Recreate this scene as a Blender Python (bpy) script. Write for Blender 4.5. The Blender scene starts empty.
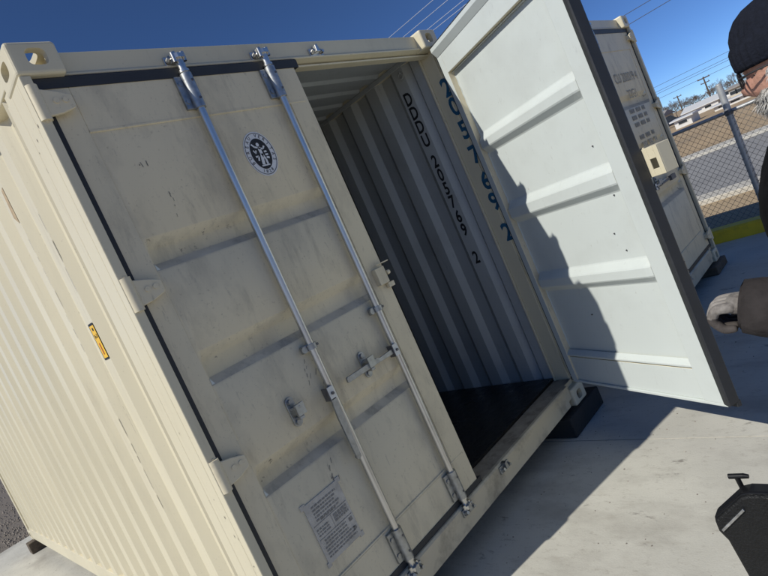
import bpy, bmesh, math, random
from mathutils import Vector, Matrix
random.seed(7)
sc = bpy.context.scene
COL = sc.collection
R = math.radians

# ------------------------------------------------------------------ camera
cam = bpy.data.cameras.new('camera')
cam.sensor_width = 36.0
cam.lens = 541.28 / 768 * 36.0
cam.clip_start = 0.05
cam.clip_end = 4000
camo = bpy.data.objects.new('camera', cam)
COL.objects.link(camo)
camo.matrix_world = Matrix(((0.640851, 0.345241, -0.685652, -0.68491),
                            (-0.651146, -0.228603, -0.723706, -1.90404),
                            (-0.406595, 0.910247, 0.078301, 1.62087),
                            (0, 0, 0, 1)))
sc.camera = camo

# ------------------------------------------------------------------ sky, sun, exposure
SUN_AZ = Vector((-0.9764, 0.2160))           # horizontal direction towards the sun
SUN_EL = R(41)
world = bpy.data.worlds.new('World')
sc.world = world
world.use_nodes = True
nt = world.node_tree
sky = nt.nodes.new('ShaderNodeTexSky')
sky.sky_type = 'NISHITA'
sky.sun_disc = False
sky.sun_elevation = SUN_EL
sky.sun_rotation = math.atan2(SUN_AZ.x, SUN_AZ.y)
sky.altitude = 4500
sky.air_density = 0.85
sky.dust_density = 0.5
sky.ozone_density = 10.0
bg = nt.nodes['Background']
bg.inputs['Strength'].default_value = 0.106
nt.links.new(sky.outputs[0], bg.inputs['Color'])
sun = bpy.data.lights.new('sun', 'SUN')
sun.energy = 3.7
sun.angle = R(0.5)
sun.color = (1.0, 0.968, 0.87)
suno = bpy.data.objects.new('sun', sun)
COL.objects.link(suno)
sd = Vector((SUN_AZ.x * math.cos(SUN_EL), SUN_AZ.y * math.cos(SUN_EL), math.sin(SUN_EL)))
suno.rotation_euler = sd.to_track_quat('Z', 'Y').to_euler()
suno.location = sd * 40
sc.view_settings.view_transform = 'Standard'
sc.view_settings.look = 'None'
sc.view_settings.exposure = 0
sc.view_settings.gamma = 1
sc.view_settings.use_curve_mapping = False

# ------------------------------------------------------------------ materials
def mat(name, base, rough=0.6, metal=0.0, var=0.08, scale=6.0, stretch=(1, 1, 1), bump=0.0, bscale=60.0,
        dirt=None, dirt_amt=0.0, dirt_scale=2.5, dirt_stretch=(1, 1, 1), spec=0.5, detail=6, rough_var=0.1, wear=None):
    """Principled paint/stone with noise variation, optional dirt blotches and fine relief, in object space."""
    m = bpy.data.materials.new(name)
    m.use_nodes = True
    n = m.node_tree.nodes
    l = m.node_tree.links
    b = n['Principled BSDF']
    b.inputs['Metallic'].default_value = metal
    b.inputs['Specular IOR Level'].default_value = spec
    tc = n.new('ShaderNodeTexCoord')
    mp = n.new('ShaderNodeMapping')
    mp.inputs['Scale'].default_value = stretch
    l.new(tc.outputs['Object'], mp.inputs['Vector'])
    nz = n.new('ShaderNodeTexNoise')
    nz.inputs['Scale'].default_value = scale
    nz.inputs['Detail'].default_value = detail
    l.new(mp.outputs[0], nz.inputs['Vector'])
    rmp = n.new('ShaderNodeMapRange')
    rmp.inputs['From Min'].default_value = 0.25
    rmp.inputs['From Max'].default_value = 0.75
    rmp.inputs['To Min'].default_value = 1 - var
    rmp.inputs['To Max'].default_value = 1 + var
    l.new(nz.outputs['Fac'], rmp.inputs['Value'])
    mx = n.new('ShaderNodeMix')
    mx.data_type = 'RGBA'
    mx.blend_type = 'MULTIPLY'
    mx.inputs['Factor'].default_value = 1.0
    mx.inputs['A'].default_value = (*base, 1)
    l.new(rmp.outputs[0], mx.inputs['B'])
    col = mx.outputs['Result']
    if dirt is not None:
        mp2 = n.new('ShaderNodeMapping')
        mp2.inputs['Scale'].default_value = dirt_stretch
        mp2.inputs['Location'].default_value = (3.1, 1.7, 5.3)
        l.new(tc.outputs['Object'], mp2.inputs['Vector'])
        d = n.new('ShaderNodeTexNoise')
        d.inputs['Scale'].default_value = dirt_scale
        d.inputs['Detail'].default_value = 9
        d.inputs['Roughness'].default_value = 0.66
        l.new(mp2.outputs[0], d.inputs['Vector'])
        r2 = n.new('ShaderNodeMapRange')
        r2.inputs['From Min'].default_value = 0.50
        r2.inputs['From Max'].default_value = 0.74
        r2.inputs['To Min'].default_value = 0
        r2.inputs['To Max'].default_value = dirt_amt
        l.new(d.outputs['Fac'], r2.inputs['Value'])
        m2 = n.new('ShaderNodeMix')
        m2.data_type = 'RGBA'
        m2.inputs['B'].default_value = (*dirt, 1)
        l.new(r2.outputs[0], m2.inputs['Factor'])
        l.new(col, m2.inputs['A'])
        col = m2.outputs['Result']
    if wear is not None:
        bv = n.new('ShaderNodeBevel')
        bv.samples = 4
        bv.inputs['Radius'].default_value = 0.007
        ge = n.new('ShaderNodeNewGeometry')
        dt = n.new('ShaderNodeVectorMath')
        dt.operation = 'DOT_PRODUCT'
        l.new(bv.outputs[0], dt.inputs[0])
        l.new(ge.outputs['True Normal'], dt.inputs[1])
        em = n.new('ShaderNodeMapRange')
        em.inputs['From Min'].default_value = 0.97
        em.inputs['From Max'].default_value = 0.86
        l.new(dt.outputs['Value'], em.inputs['Value'])
        wn = n.new('ShaderNodeTexNoise')
        wn.inputs['Scale'].default_value = 22
        wn.inputs['Detail'].default_value = 8
        wn.inputs['Roughness'].default_value = 0.7
        l.new(tc.outputs['Object'], wn.inputs['Vector'])
        wr = n.new('ShaderNodeMapRange')
        wr.inputs['From Min'].default_value = 0.60
        wr.inputs['From Max'].default_value = 0.66
        l.new(wn.outputs['Fac'], wr.inputs['Value'])
        mu = n.new('ShaderNodeMath')
        mu.operation = 'MULTIPLY'
        l.new(em.outputs[0], mu.inputs[0])
        l.new(wr.outputs[0], mu.inputs[1])
        mw = n.new('ShaderNodeMix')
        mw.data_type = 'RGBA'
        mw.inputs['B'].default_value = (*wear, 1)
        l.new(mu.outputs[0], mw.inputs['Factor'])
        l.new(col, mw.inputs['A'])
        col = mw.outputs['Result']
    l.new(col, b.inputs['Base Color'])
    r3 = n.new('ShaderNodeMapRange')
    r3.inputs['To Min'].default_value = max(0.02, rough - rough_var)
    r3.inputs['To Max'].default_value = min(1, rough + rough_var)
    l.new(nz.outputs['Fac'], r3.inputs['Value'])
    l.new(r3.outputs[0], b.inputs['Roughness'])
    if bump:
        bn = n.new('ShaderNodeTexNoise')
        bn.inputs['Scale'].default_value = bscale
        bn.inputs['Detail'].default_value = 8
        l.new(mp.outputs[0], bn.inputs['Vector'])
        bp = n.new('ShaderNodeBump')
        bp.inputs['Strength'].default_value = bump
        bp.inputs['Distance'].default_value = 0.01
        l.new(bn.outputs['Fac'], bp.inputs['Height'])
        l.new(bp.outputs[0], b.inputs['Normal'])
    return m

M = {}
CREAM = (0.67, 0.605, 0.44)
M['cream'] = mat('cream_paint', CREAM, 0.42, var=0.06, scale=1.5, stretch=(1, 1, .3), bump=0.08, bscale=7,
                 dirt=(0.34, 0.30, 0.23), dirt_amt=0.22, dirt_scale=3.0, dirt_stretch=(1.2, 1.2, 0.35), wear=(0.10, 0.075, 0.055))
M['door_cream'] = mat('door_paint_lifted', (0.71, 0.63, 0.455), 0.5, var=0.06, scale=2.2, stretch=(1, 1, .4), bump=0.12, bscale=8,
                      dirt=(0.17, 0.15, 0.12), dirt_amt=0.34, dirt_scale=3.4, dirt_stretch=(1.6, 1.6, 0.8), wear=(0.2, 0.17, 0.13))  # same cream paint, lightened in place of bounce light on the front
M['sill'] = mat('sill_paint', (0.58, 0.51, 0.37), 0.55, var=0.08, scale=3, bump=0.08, bscale=30,
                dirt=(0.11, 0.09, 0.07), dirt_amt=0.75, dirt_scale=4.5)
M['sill_top'] = mat('sill_dusty_top', (0.36, 0.31, 0.24), 0.85, var=0.25, scale=14, bump=0.25, bscale=70,
                    dirt=(0.08, 0.07, 0.06), dirt_amt=0.9, dirt_scale=9)
M['slope_tone'] = mat('lower_slope_tone', (0.52, 0.475, 0.38), 0.8, var=0.2, scale=9, stretch=(1, 1, 1), bump=0.1,
                 dirt=(0.16, 0.15, 0.13), dirt_amt=0.8, dirt_scale=4.0, dirt_stretch=(2, 1, 1.5))  # darker blotchy tone on the lower slopes of the pressings
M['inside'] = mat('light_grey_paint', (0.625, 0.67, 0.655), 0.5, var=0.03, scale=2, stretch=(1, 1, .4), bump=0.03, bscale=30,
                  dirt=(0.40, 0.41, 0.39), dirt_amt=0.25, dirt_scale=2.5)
M['inside_shaded'] = mat('grey_paint_shaded', (0.40, 0.42, 0.425), 0.5, var=0.05, scale=2, stretch=(1, 1, .4), bump=0.03, bscale=30,
                  dirt=(0.22, 0.22, 0.21), dirt_amt=0.4, dirt_scale=2.5)  # same light grey paint, darkened to deepen the shade inside
M['rubber'] = mat('black_rubber', (0.018, 0.018, 0.02), 0.5, var=0.3, scale=12, bump=0.1)
M['gasket'] = mat('dark_gasket', (0.028, 0.03, 0.034), 0.55, var=0.25, scale=8, bump=0.08)
M['zinc'] = mat('galvanised_steel', (0.62, 0.61, 0.585), 0.34, 1.0, var=0.15, scale=30, stretch=(1, 1, .25), rough_var=.12, bump=0.03)
M['zinc_dull'] = mat('dull_zinc', (0.40, 0.41, 0.41), 0.45, 1.0, var=0.25, scale=40, rough_var=.15, bump=0.06)
M['hub'] = mat('hub_plate', (0.72, 0.72, 0.68), 0.5, 0.2, var=0.12, scale=30)
M['steel_dark'] = mat('dark_steel', (0.16, 0.16, 0.17), 0.5, 0.8, var=0.3, scale=30)
M['floor'] = mat('dirty_black_floor', (0.010, 0.0095, 0.009), 0.30, var=0.5, scale=9, bump=0.9, bscale=14, dirt=(0.035, 0.03, 0.024),
                 dirt_amt=0.5, dirt_scale=5)
M['wood'] = mat('dark_timber', (0.11, 0.085, 0.06), 0.85, var=0.35, scale=5, stretch=(8, 1, 8), bump=0.4, bscale=20)
M['rub_block'] = mat('black_block', (0.02, 0.02, 0.02), 0.8, var=0.3, scale=10, bump=0.2)
M['white_ink'] = mat('white_vinyl', (0.72, 0.73, 0.74), 0.45, var=0.03)
M['black_ink'] = mat('black_ink', (0.012, 0.012, 0.014), 0.55, var=0.2, scale=40)
M['grey_ink'] = mat('faded_grey_ink', (0.16, 0.155, 0.145), 0.7, var=0.3, scale=60)
M['faint_ink'] = mat('faint_worn_ink', (0.36, 0.335, 0.28), 0.7, var=0.3, scale=40)
M['plate_ink'] = mat('plate_ink', (0.23, 0.22, 0.205), 0.6, var=0.3, scale=80)
M['blue_ink'] = mat('blue_marker', (0.015, 0.095, 0.19), 0.5, var=0.3, scale=40)
M['yellow_sticker'] = mat('yellow_vinyl', (0.85, 0.50, 0.02), 0.4, var=0.06, scale=20)
M['red_ink'] = mat('red_ink', (0.45, 0.09, 0.03), 0.5)
M['plate'] = mat('etched_plate', (0.50, 0.48, 0.44), 0.5, 0.1, var=0.15, scale=20, dirt=(0.2, 0.19, 0.17), dirt_amt=0.6, dirt_scale=14)
M['chip'] = mat('chipped_primer', (0.13, 0.11, 0.09), 0.8, var=0.4, scale=60)
M['rust'] = mat('tan_scuff', (0.42, 0.32, 0.2), 0.8, var=0.2, scale=30)
M['concrete'] = mat('concrete', (0.57, 0.55, 0.485), 0.85, var=0.10, scale=3.5, stretch=(1, .8, 1), bump=0.10, bscale=120, detail=14,
                    dirt=(0.27, 0.245, 0.21), dirt_amt=0.75, dirt_scale=1.9, dirt_stretch=(1.3, 0.6, 1))
def add_specks(m, scale, lo, hi, amount, colour, stretch=(1, 1, 1), off=(0, 0, 0)):
    n = m.node_tree.nodes
    l = m.node_tree.links
    b = n['Principled BSDF']
    src = b.inputs['Base Color'].links[0].from_socket
    tc = n.new('ShaderNodeTexCoord')
    mp = n.new('ShaderNodeMapping')
    mp.inputs['Scale'].default_value = stretch
    mp.inputs['Location'].default_value = off
    l.new(tc.outputs['Object'], mp.inputs['Vector'])
    z = n.new('ShaderNodeTexNoise')
    z.inputs['Scale'].default_value = scale
    z.inputs['Detail'].default_value = 5
    z.inputs['Roughness'].default_value = 0.7
    l.new(mp.outputs[0], z.inputs['Vector'])
    r = n.new('ShaderNodeMapRange')
    r.inputs['From Min'].default_value = lo
    r.inputs['From Max'].default_value = hi
    r.inputs['To Max'].default_value = amount
    l.new(z.outputs['Fac'], r.inputs['Value'])
    x = n.new('ShaderNodeMix')
    x.data_type = 'RGBA'
    x.inputs['B'].default_value = (*colour, 1)
    l.new(r.outputs[0], x.inputs['Factor'])
    l.new(src, x.inputs['A'])
    l.new(x.outputs['Result'], b.inputs['Base Color'])
add_specks(M['concrete'], 38, .56, .72, .6, (.33, .30, .25), (1, .5, 1))
add_specks(M['concrete'], 150, .55, .75, .45, (.30, .28, .25))
add_specks(M['concrete'], 9, .58, .70, .4, (.36, .325, .27), (1.4, .35, 1), (7, 3, 0))
add_specks(M['concrete'], 4.2, .63, .69, .6, (.12, .10, .085), (2.2, 1.0, 1), (4.1, 2.7, 0))
add_specks(M['door_cream'], 70, .60, .74, .45, (.22, .17, .11))
add_specks(M['door_cream'], 5, .56, .72, .35, (.25, .215, .16), (2.6, 2.6, .5), (2, 5, 1))
add_specks(M['door_cream'], 16, .63, .72, .35, (.16, .145, .125), (3, 3, .6), (8, 1, 4))
add_specks(M['cream'], 60, .63, .74, .35, (.30, .25, .18))
add_specks(M['cream'], 7, .58, .75, .28, (.42, .36, .25), (2.2, 2.2, .22), (3, 6, 2))
add_specks(M['inside'], 12, .62, .72, .25, (.36, .37, .36), (2, 2, .8), (1, 4, 2))
add_specks(M['inside'], 45, .66, .74, .4, (.30, .28, .25), (1, 1, .6), (6, 2, 8))
add_specks(M['inside_shaded'], 10, .58, .72, .35, (.2, .2, .2), (2, 2, .4), (1, 4, 2))
add_specks(M['concrete'], 1.3, .50, .75, .5, (.58, .56, .50), (1, 1, 1), (1.3, 9.2, 0))
M['joint'] = mat('joint_filler', (0.07, 0.065, 0.06), 0.95, var=0.2)
M['dirt'] = mat('tan_dirt', (0.40, 0.29, 0.17), 0.95, var=0.22, scale=0.35, bump=0.2, bscale=8, detail=12,
                dirt=(0.46, 0.37, 0.25), dirt_amt=0.6, dirt_scale=0.18)
M['road'] = mat('grey_road', (0.27, 0.265, 0.26), 0.9, var=0.10, scale=0.6, bump=0.1, bscale=60, detail=12,
                dirt=(0.17, 0.165, 0.16), dirt_amt=0.7, dirt_scale=0.7, dirt_stretch=(1, .25, 1))
M['kerb'] = mat('pale_kerb', (0.52, 0.49, 0.43), 0.9, var=0.1, scale=3)
M['yellow_kerb'] = mat('yellow_kerb_paint', (0.80, 0.56, 0.03), 0.6, var=0.14, scale=4, bump=0.1,
                       dirt=(0.2, 0.15, 0.05), dirt_amt=0.6, dirt_scale=4)
M['gravel'] = mat('gravel_bed', (0.17, 0.145, 0.12), 0.95, var=0.4, scale=40, bump=0.5, bscale=50)
M['stone'] = mat('gravel_stone', (0.25, 0.215, 0.18), 0.9, var=0.5, scale=9)
M['galv_post'] = mat('galvanised_post', (0.42, 0.43, 0.44), 0.5, 0.4, var=0.2, scale=8)
M['wire'] = mat('fence_wire', (0.16, 0.16, 0.16), 0.5, 0.5, var=0.2)
M['cable'] = mat('power_cable', (0.06, 0.06, 0.065), 0.6, var=0.1)
M['cable_bright'] = mat('sunlit_cable', (0.55, 0.57, 0.62), 0.4, 0.5, var=0.1)  # pale colour stands in for sun on the near cables
M['pole'] = mat('pole_timber', (0.10, 0.075, 0.055), 0.9, var=0.3, scale=3)
M['bark'] = mat('grey_bark', (0.14, 0.115, 0.095), 0.95, var=0.3, scale=4)
M['twig'] = mat('bare_twigs', (0.17, 0.135, 0.11), 0.95, var=0.3, scale=4)
M['wall_white'] = mat('white_wall', (0.70, 0.69, 0.66), 0.8, var=0.05)
M['wall_cream'] = mat('cream_wall', (0.62, 0.55, 0.42), 0.8, var=0.06)
M['roof_grey'] = mat('grey_roof', (0.33, 0.31, 0.29), 0.8, var=0.1)
M['roof_pale'] = mat('pale_metal_roof', (0.66, 0.66, 0.66), 0.5, var=0.06)
M['glass'] = mat('dark_glass', (0.03, 0.035, 0.04), 0.12, var=0.1)
M['car_dark'] = mat('dark_car_paint', (0.02, 0.025, 0.04), 0.25, var=0.1)
M['car_white'] = mat('white_car_paint', (0.65, 0.65, 0.66), 0.25, var=0.05)
M['tyre'] = mat('tyre', (0.02, 0.02, 0.02), 0.9)
M['skin'] = mat('skin', (0.50, 0.27, 0.20), 0.55, var=0.18, scale=45, bump=0.3, bscale=90, dirt=(0.55, 0.2, 0.15), dirt_amt=0.4, dirt_scale=14)
M['beard'] = mat('grey_beard', (0.52, 0.50, 0.47), 0.85, var=0.3, scale=60)
M['knit'] = mat('black_knit', (0.010, 0.012, 0.020), 0.95, var=0.3, scale=70, bump=0.4, bscale=160, spec=0.2)
M['jacket'] = mat('black_jacket', (0.006, 0.006, 0.007), 0.85, spec=0.1, var=0.4, scale=25, bump=0.5, bscale=30)
M['sleeve'] = mat('dark_grey_sleeve', (0.038, 0.033, 0.032), 0.9, spec=0.15, var=0.35, scale=18, bump=1.0, bscale=22)
M['denim'] = mat('dark_trousers', (0.03, 0.035, 0.05), 0.9, var=0.2, scale=20, bump=0.2)
M['glove'] = mat('pale_glove', (0.27, 0.245, 0.22), 0.8, var=0.2, scale=25, bump=0.3, bscale=60, dirt=(0.07, .058, .05), dirt_amt=.95, dirt_scale=22)
M['glove_dark'] = mat('dark_glove_palm', (0.06, 0.05, 0.045), 0.8, var=0.3, scale=30, bump=0.3, bscale=60)
M['boot'] = mat('boot_leather', (0.06, 0.045, 0.035), 0.7, var=0.2)
M['plastic'] = mat('black_plastic', (0.008, 0.008, 0.009), 0.40, spec=0.3, var=0.2, scale=30)
M['plastic_tex'] = mat('pebbled_plastic', (0.009, 0.009, 0.009), 0.5, spec=0.3, var=0.2, scale=30, bump=0.45, bscale=170)
M['strip_bright'] = mat('bright_metal', (0.5, 0.5, 0.5), 0.35, 1.0, var=0.5, scale=60)

# ------------------------------------------------------------------ mesh helpers
class MB:
    def __init__(s):
        s.v = []
        s.f = []
        s.mi = []
        s.sm = []
    def add(s, vs, fs, mi=0, smooth=False):
        o = len(s.v)
        s.v += [tuple(p) for p in vs]
        for f in fs:
            s.f.append([i + o for i in f])
            s.mi.append(mi)
            s.sm.append(smooth)
    def box(s, x0, x1, y0, y1, z0, z1, mi=0):
        s.add([(x0, y0, z0), (x1, y0, z0), (x1, y1, z0), (x0, y1, z0), (x0, y0, z1), (x1, y0, z1), (x1, y1, z1), (x0, y1, z1)],
              [(0, 3, 2, 1), (4, 5, 6, 7), (0, 1, 5, 4), (1, 2, 6, 5), (2, 3, 7, 6), (3, 0, 4, 7)], mi)
    def prism(s, poly, axis, a, b, mi=0):
        """poly: 2-D points on the two axes other than `axis` (in x,y,z order), extruded from a to b."""
        def P(p, t):
            q = list(p)
            q.insert(axis, t)
            return tuple(q)
        n = len(poly)
        vs = [P(p, a) for p in poly] + [P(p, b) for p in poly]
        fs = [list(range(n))[::-1], list(range(n, 2 * n))] + [(i, (i + 1) % n, (i + 1) % n + n, i + n) for i in range(n)]
        s.add(vs, fs, mi)
    def cyl(s, p0, p1, r0, r1=None, n=12, mi=0, cap=True, smooth=True):
        r1 = r0 if r1 is None else r1
        p0 = Vector(p0)
        p1 = Vector(p1)
        d = (p1 - p0).normalized()
        a = d.orthogonal().normalized()
        b = d.cross(a)
        vs = []
        for p, r in ((p0, r0), (p1, r1)):
            for i in range(n):
                t = 2 * math.pi * i / n
                vs.append(p + (a * math.cos(t) + b * math.sin(t)) * r)
        s.add(vs, [(i, (i + 1) % n, (i + 1) % n + n, i + n) for i in range(n)], mi, smooth)
        if cap:
            s.add(vs[:n], [list(range(n))[::-1]], mi)
            s.add(vs[n:], [list(range(n))], mi)
    def tube(s, pts, r, n=6, mi=0):
        rr = r if isinstance(r, (list, tuple)) else [r] * len(pts)
        rings = []
        pts = [Vector(p) for p in pts]
        for k, p in enumerate(pts):
            d = (pts[min(k + 1, len(pts) - 1)] - pts[max(k - 1, 0)]).normalized()
            a = d.cross(Vector((0.13, 0.27, 0.95))).normalized()
            b = d.cross(a)
            rings.append([p + (a * math.cos(2 * math.pi * i / n) + b * math.sin(2 * math.pi * i / n)) * rr[k] for i in range(n)])
        vs = [q for g in rings for q in g]
        fs = []
        for k in range(len(pts) - 1):
            for i in range(n):
                j = (i + 1) % n
                fs.append((k * n + i, k * n + j, (k + 1) * n + j, (k + 1) * n + i))
        s.add(vs, fs, mi, True)
        s.add(rings[0], [list(range(n))[::-1]], mi)
        s.add(rings[-1], [list(range(n))], mi)
    def sphere(s, c, r, nu=10, nv=6, mi=0):
        c = Vector(c)
        r = Vector(r) if hasattr(r, '__len__') else Vector((r, r, r))
        vs = [c + Vector((0, 0, r.z))]
        for j in range(1, nv):
            ph = math.pi * j / nv
            for i in range(nu):
                t = 2 * math.pi * i / nu
                vs.append(c + Vector((r.x * math.sin(ph) * math.cos(t), r.y * math.sin(ph) * math.sin(t), r.z * math.cos(ph))))
        vs.append(c - Vector((0, 0, r.z)))
        fs = [(0, 1 + i, 1 + (i + 1) % nu) for i in range(nu)]
        for j in range(nv - 2):
            for i in range(nu):
                a = 1 + j * nu + i
                b = 1 + j * nu + (i + 1) % nu
                fs.append((a, a + nu, b + nu, b))
        o = 1 + (nv - 2) * nu
        fs += [(len(vs) - 1, o + (i + 1) % nu, o + i) for i in range(nu)]
        s.add(vs, fs, mi, True)
    def mesh(s, name, mats, mirror=False):
        me = bpy.data.meshes.new(name)
        v = s.v
        f = s.f
        if mirror:
            v = [(-p[0], p[1], p[2]) for p in v]
            f = [q[::-1] for q in f]
        me.from_pydata(v, [], f)
        if not isinstance(mats, (list, tuple)):
            mats = [mats]
        for m in mats:
            me.materials.append(M[m])
        me.polygons.foreach_set('material_index', s.mi)
        me.polygons.foreach_set('use_smooth', s.sm)
        me.update()
        return me
    def build(s, name, mats, parent=None, mirror=False, bevel=0.0, seg=2):
        o = link(name, s.mesh(name, mats, mirror), parent)
        if bevel:
            bv = o.modifiers.new('bevel', 'BEVEL')
            bv.width = bevel
            bv.segments = seg
            bv.limit_method = 'ANGLE'
            bv.angle_limit = R(40)
        return o

def link(name, data, parent=None):
    o = bpy.data.objects.new(name, data)
    COL.objects.link(o)
    if parent is not None:
        o.parent = parent
    return o

def tag(o, label, cat, group=None):
    o['label'] = label
    o['category'] = cat
    if group:
        o['group'] = group
    return o

def struct(o, kind='structure'):
    o['kind'] = kind
    return o

def empty(name, loc, label, cat, group=None, rz=0.0):
    o = link(name, None)
    o.location = loc
    o.rotation_euler.z = rz
    o.empty_display_size = 0.2
    return tag(o, label, cat, group)

def text_mb(txt, size, mtx, bold=0.0):
    """Flat lettering as triangles, laid with matrix mtx (x along the line, y up)."""
    cu = bpy.data.curves.new('t', 'FONT')
    cu.body = txt
    cu.size = size
    cu.align_x = 'CENTER'
    cu.align_y = 'CENTER'
    cu.resolution_u = 3
    cu.offset = bold
    ob = bpy.data.objects.new('t', cu)
    COL.objects.link(ob)
    dg = bpy.context.evaluated_depsgraph_get()
    me = ob.evaluated_get(dg).to_mesh()
    mb = MB()
    mb.add([mtx @ v.co for v in me.vertices], [tuple(p.vertices) for p in me.polygons])
    ob.evaluated_get(dg).to_mesh_clear()
    bpy.data.objects.remove(ob)
    bpy.data.curves.remove(cu)
    return mb

def frame(o, x, y):
    x = Vector(x).normalized()
    y = Vector(y).normalized()
    z = x.cross(y)
    return Matrix(((x.x, y.x, z.x, o[0]), (x.y, y.y, z.y, o[1]), (x.z, y.z, z.z, o[2]), (0, 0, 0, 1)))

# ------------------------------------------------------------------ ground and street
mb = MB()
mb.add([(-1500, -1500, -0.03), (1500, -1500, -0.03), (1500, 1500, -0.03), (-1500, 1500, -0.03)], [(0, 1, 2, 3)])
struct(mb.build('ground', 'dirt'))
mb = MB()
mb.box(-10.5, 6.36, -8.0, 7.0, -0.12, -0.022)
pad = struct(mb.build('concrete_pad', 'joint'))
xs = [-10.5, -6.3, -2.1, 2.07, 6.36]
ys = [-8.0, -2.9, 2.3, 7.0]
for i in range(4):
    for j in range(3):
        mb = MB()
        mb.box(xs[i] + .004, xs[i + 1] - .004, ys[j] + .004, ys[j + 1] - .004, -0.020, 0.0)
        mb.build('slab', 'concrete', pad)
# gravel bed beyond the pad
mb = MB()
mb.add([(-14, 7.004, -0.024), (2.9, 7.004, -0.024), (2.9, 22, -0.024), (-14, 22, -0.024)], [(0, 1, 2, 3)])
struct(mb.build('gravel_bed', 'gravel'))
mb = MB()
rg = random.Random(3)
for k in range(9000):
    x = rg.uniform(-4.5, 1.8)
    y = 7.03 + 9 * rg.random() ** 1.6
    r = rg.uniform(0.008, 0.024)
    q = [(x + r * rg.uniform(.7, 1.2), y + r * rg.uniform(-.3, .3), -.018), (x + r * rg.uniform(-.3, .3), y + r * rg.uniform(.7, 1.2), -.018),
         (x - r * rg.uniform(.7, 1.2), y, -.018), (x, y - r * rg.uniform(.7, 1.2), -.018), (x + r * rg.uniform(-.3, .3), y + r * rg.uniform(-.3, .3), -.022 + r * rg.uniform(.7, 1.3))]
    mb.add(q, [(0, 1, 4), (1, 2, 4), (2, 3, 4), (3, 0, 4)])
o = struct(mb.build('gravel', 'stone'), 'stuff')
o['label'] = 'brown grey loose gravel behind the long side of the near container'
# street beyond the fence
mb = MB()
mb.box(10.25, 19.2, -200, 400, -0.10, -0.02)
struct(mb.build('road', 'road'))
for nm, a, b in (('road_kerb', 9.6, 10.25), ('road_kerb', 19.2, 20.5)):
    mb = MB()
    mb.box(a, b, -200, 400, -0.10, 0.06)
    struct(mb.build(nm, 'kerb', bevel=0.02))
mb = MB()
mb.prism([(6.364, -.03), (6.60, -.03), (6.60, .13), (6.58, .15), (6.40, .15), (6.372, .13)], 1, -14, 14)
# prism axis 1 takes (x, z)
struct(mb.build('yellow_kerb', 'yellow_kerb', bevel=0.008))

# ------------------------------------------------------------------ corner casting (booleans once, mesh shared)
CX, CY, CZ = 0.162, 0.178, 0.118
def casting_mesh(mats):
    def tmp(bm, bevel=0):
        if bevel:
            bmesh.ops.bevel(bm, geom=bm.edges[:], offset=bevel, segments=3, profile=0.5, affect='EDGES')
        me = bpy.data.meshes.new('tmp')
        bm.to_mesh(me)
        bm.free()
        ob = bpy.data.objects.new('tmp', me)
        COL.objects.link(ob)
        return ob
    def cube(x0, x1, y0, y1, z0, z1):
        bm = bmesh.new()
        bmesh.ops.create_cube(bm, size=1)
        bmesh.ops.transform(bm, matrix=Matrix.Translation(((x0 + x1) / 2, (y0 + y1) / 2, (z0 + z1) / 2)) @ Matrix.Diagonal((x1 - x0, y1 - y0, z1 - z0, 1)), verts=bm.verts[:])
        return bm
    def stadium(axis, c, hw, hh, along):
        """slot: half length hw along `along`, half height hh."""
        m = MB()
        pts = []
        for i in range(20):
            t = 2 * math.pi * i / 20
            u = hh * math.cos(t) + (hw - hh) * (1 if math.cos(t) > 0 else -1)
            pts.append((u, hh * math.sin(t)))
        return m, pts
    outer = tmp(cube(0, CX, 0, CY, -CZ, 0), 0.013)
    cutters = [tmp(cube(.03, CX - .028, .03, CY - .028, -CZ + .026, -.026))]
    def slot(poly, axis, a, b):
        m = MB()
        m.prism(poly, axis, a, b)
        me = m.mesh('tmp', [])
        ob = bpy.data.objects.new('tmp', me)
        COL.objects.link(ob)
        bm = bmesh.new()
        bm.from_mesh(me)
        bmesh.ops.recalc_face_normals(bm, faces=bm.faces[:])
        bm.to_mesh(me)
        bm.free()
        cutters.append(ob)
    def oval(cu, cv, hu, hv, n=24, p=0.62):
        out = []
        for i in range(n):
            t = 2 * math.pi * i / n
            c, s_ = math.cos(t), math.sin(t)
            out.append((cu + hu * math.copysign(abs(c) ** p, c), cv + hv * math.copysign(abs(s_) ** p, s_)))
        return out
    slot(oval(CX * .53, -CZ * .47, .033, .030), 1, -.02, .05)          # door-end face
    slot(oval(CY * .5, -CZ * .5, .040, .026), 0, -.02, .05)            # side face
    slot(oval(CX * .5, CY * .52, .031, .060), 2, -.05, .03)            # top / bottom face
    for c in cutters:
        md = outer.modifiers.new('b', 'BOOLEAN')
        md.operation = 'DIFFERENCE'
        md.solver = 'EXACT'
        md.object = c
    dg = bpy.context.evaluated_depsgraph_get()
    me = bpy.data.meshes.new_from_object(outer.evaluated_get(dg))
    me.name = 'corner_casting'
    me.materials.clear()
    for m in mats:
        me.materials.append(M[m])
    for ob in cutters + [outer]:
        d = ob.data
        bpy.data.objects.remove(ob)
        bpy.data.meshes.remove(d)
    return me
CAST = casting_mesh(['cream'])

W, L, H = 2.438, 6.058, 2.591
PITCH = 0.278

def corr_profile(y0, y1, first, off):
    """corrugation polyline (offset, y): outer crest starts at `first`, depth .036; off 0 = outer."""
    pts = [(0.036, y0)]
    k0 = int(math.floor((y0 - first) / PITCH)) - 1
    k = k0
    while True:
        b = first + k * PITCH
        seq = [(.036, b - .046), (0.0, b), (0.0, b + .092), (.036, b + .138)]
        for d, y in seq:
            if y0 + .01 < y < y1 - .01 and (not pts or y > pts[-1][1] + .004):
                pts.append((d, y))
        k += 1
        if b > y1:
            break
    pts.append((0.036, y1))
    return [(d + off, y) for d, y in pts]

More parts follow.
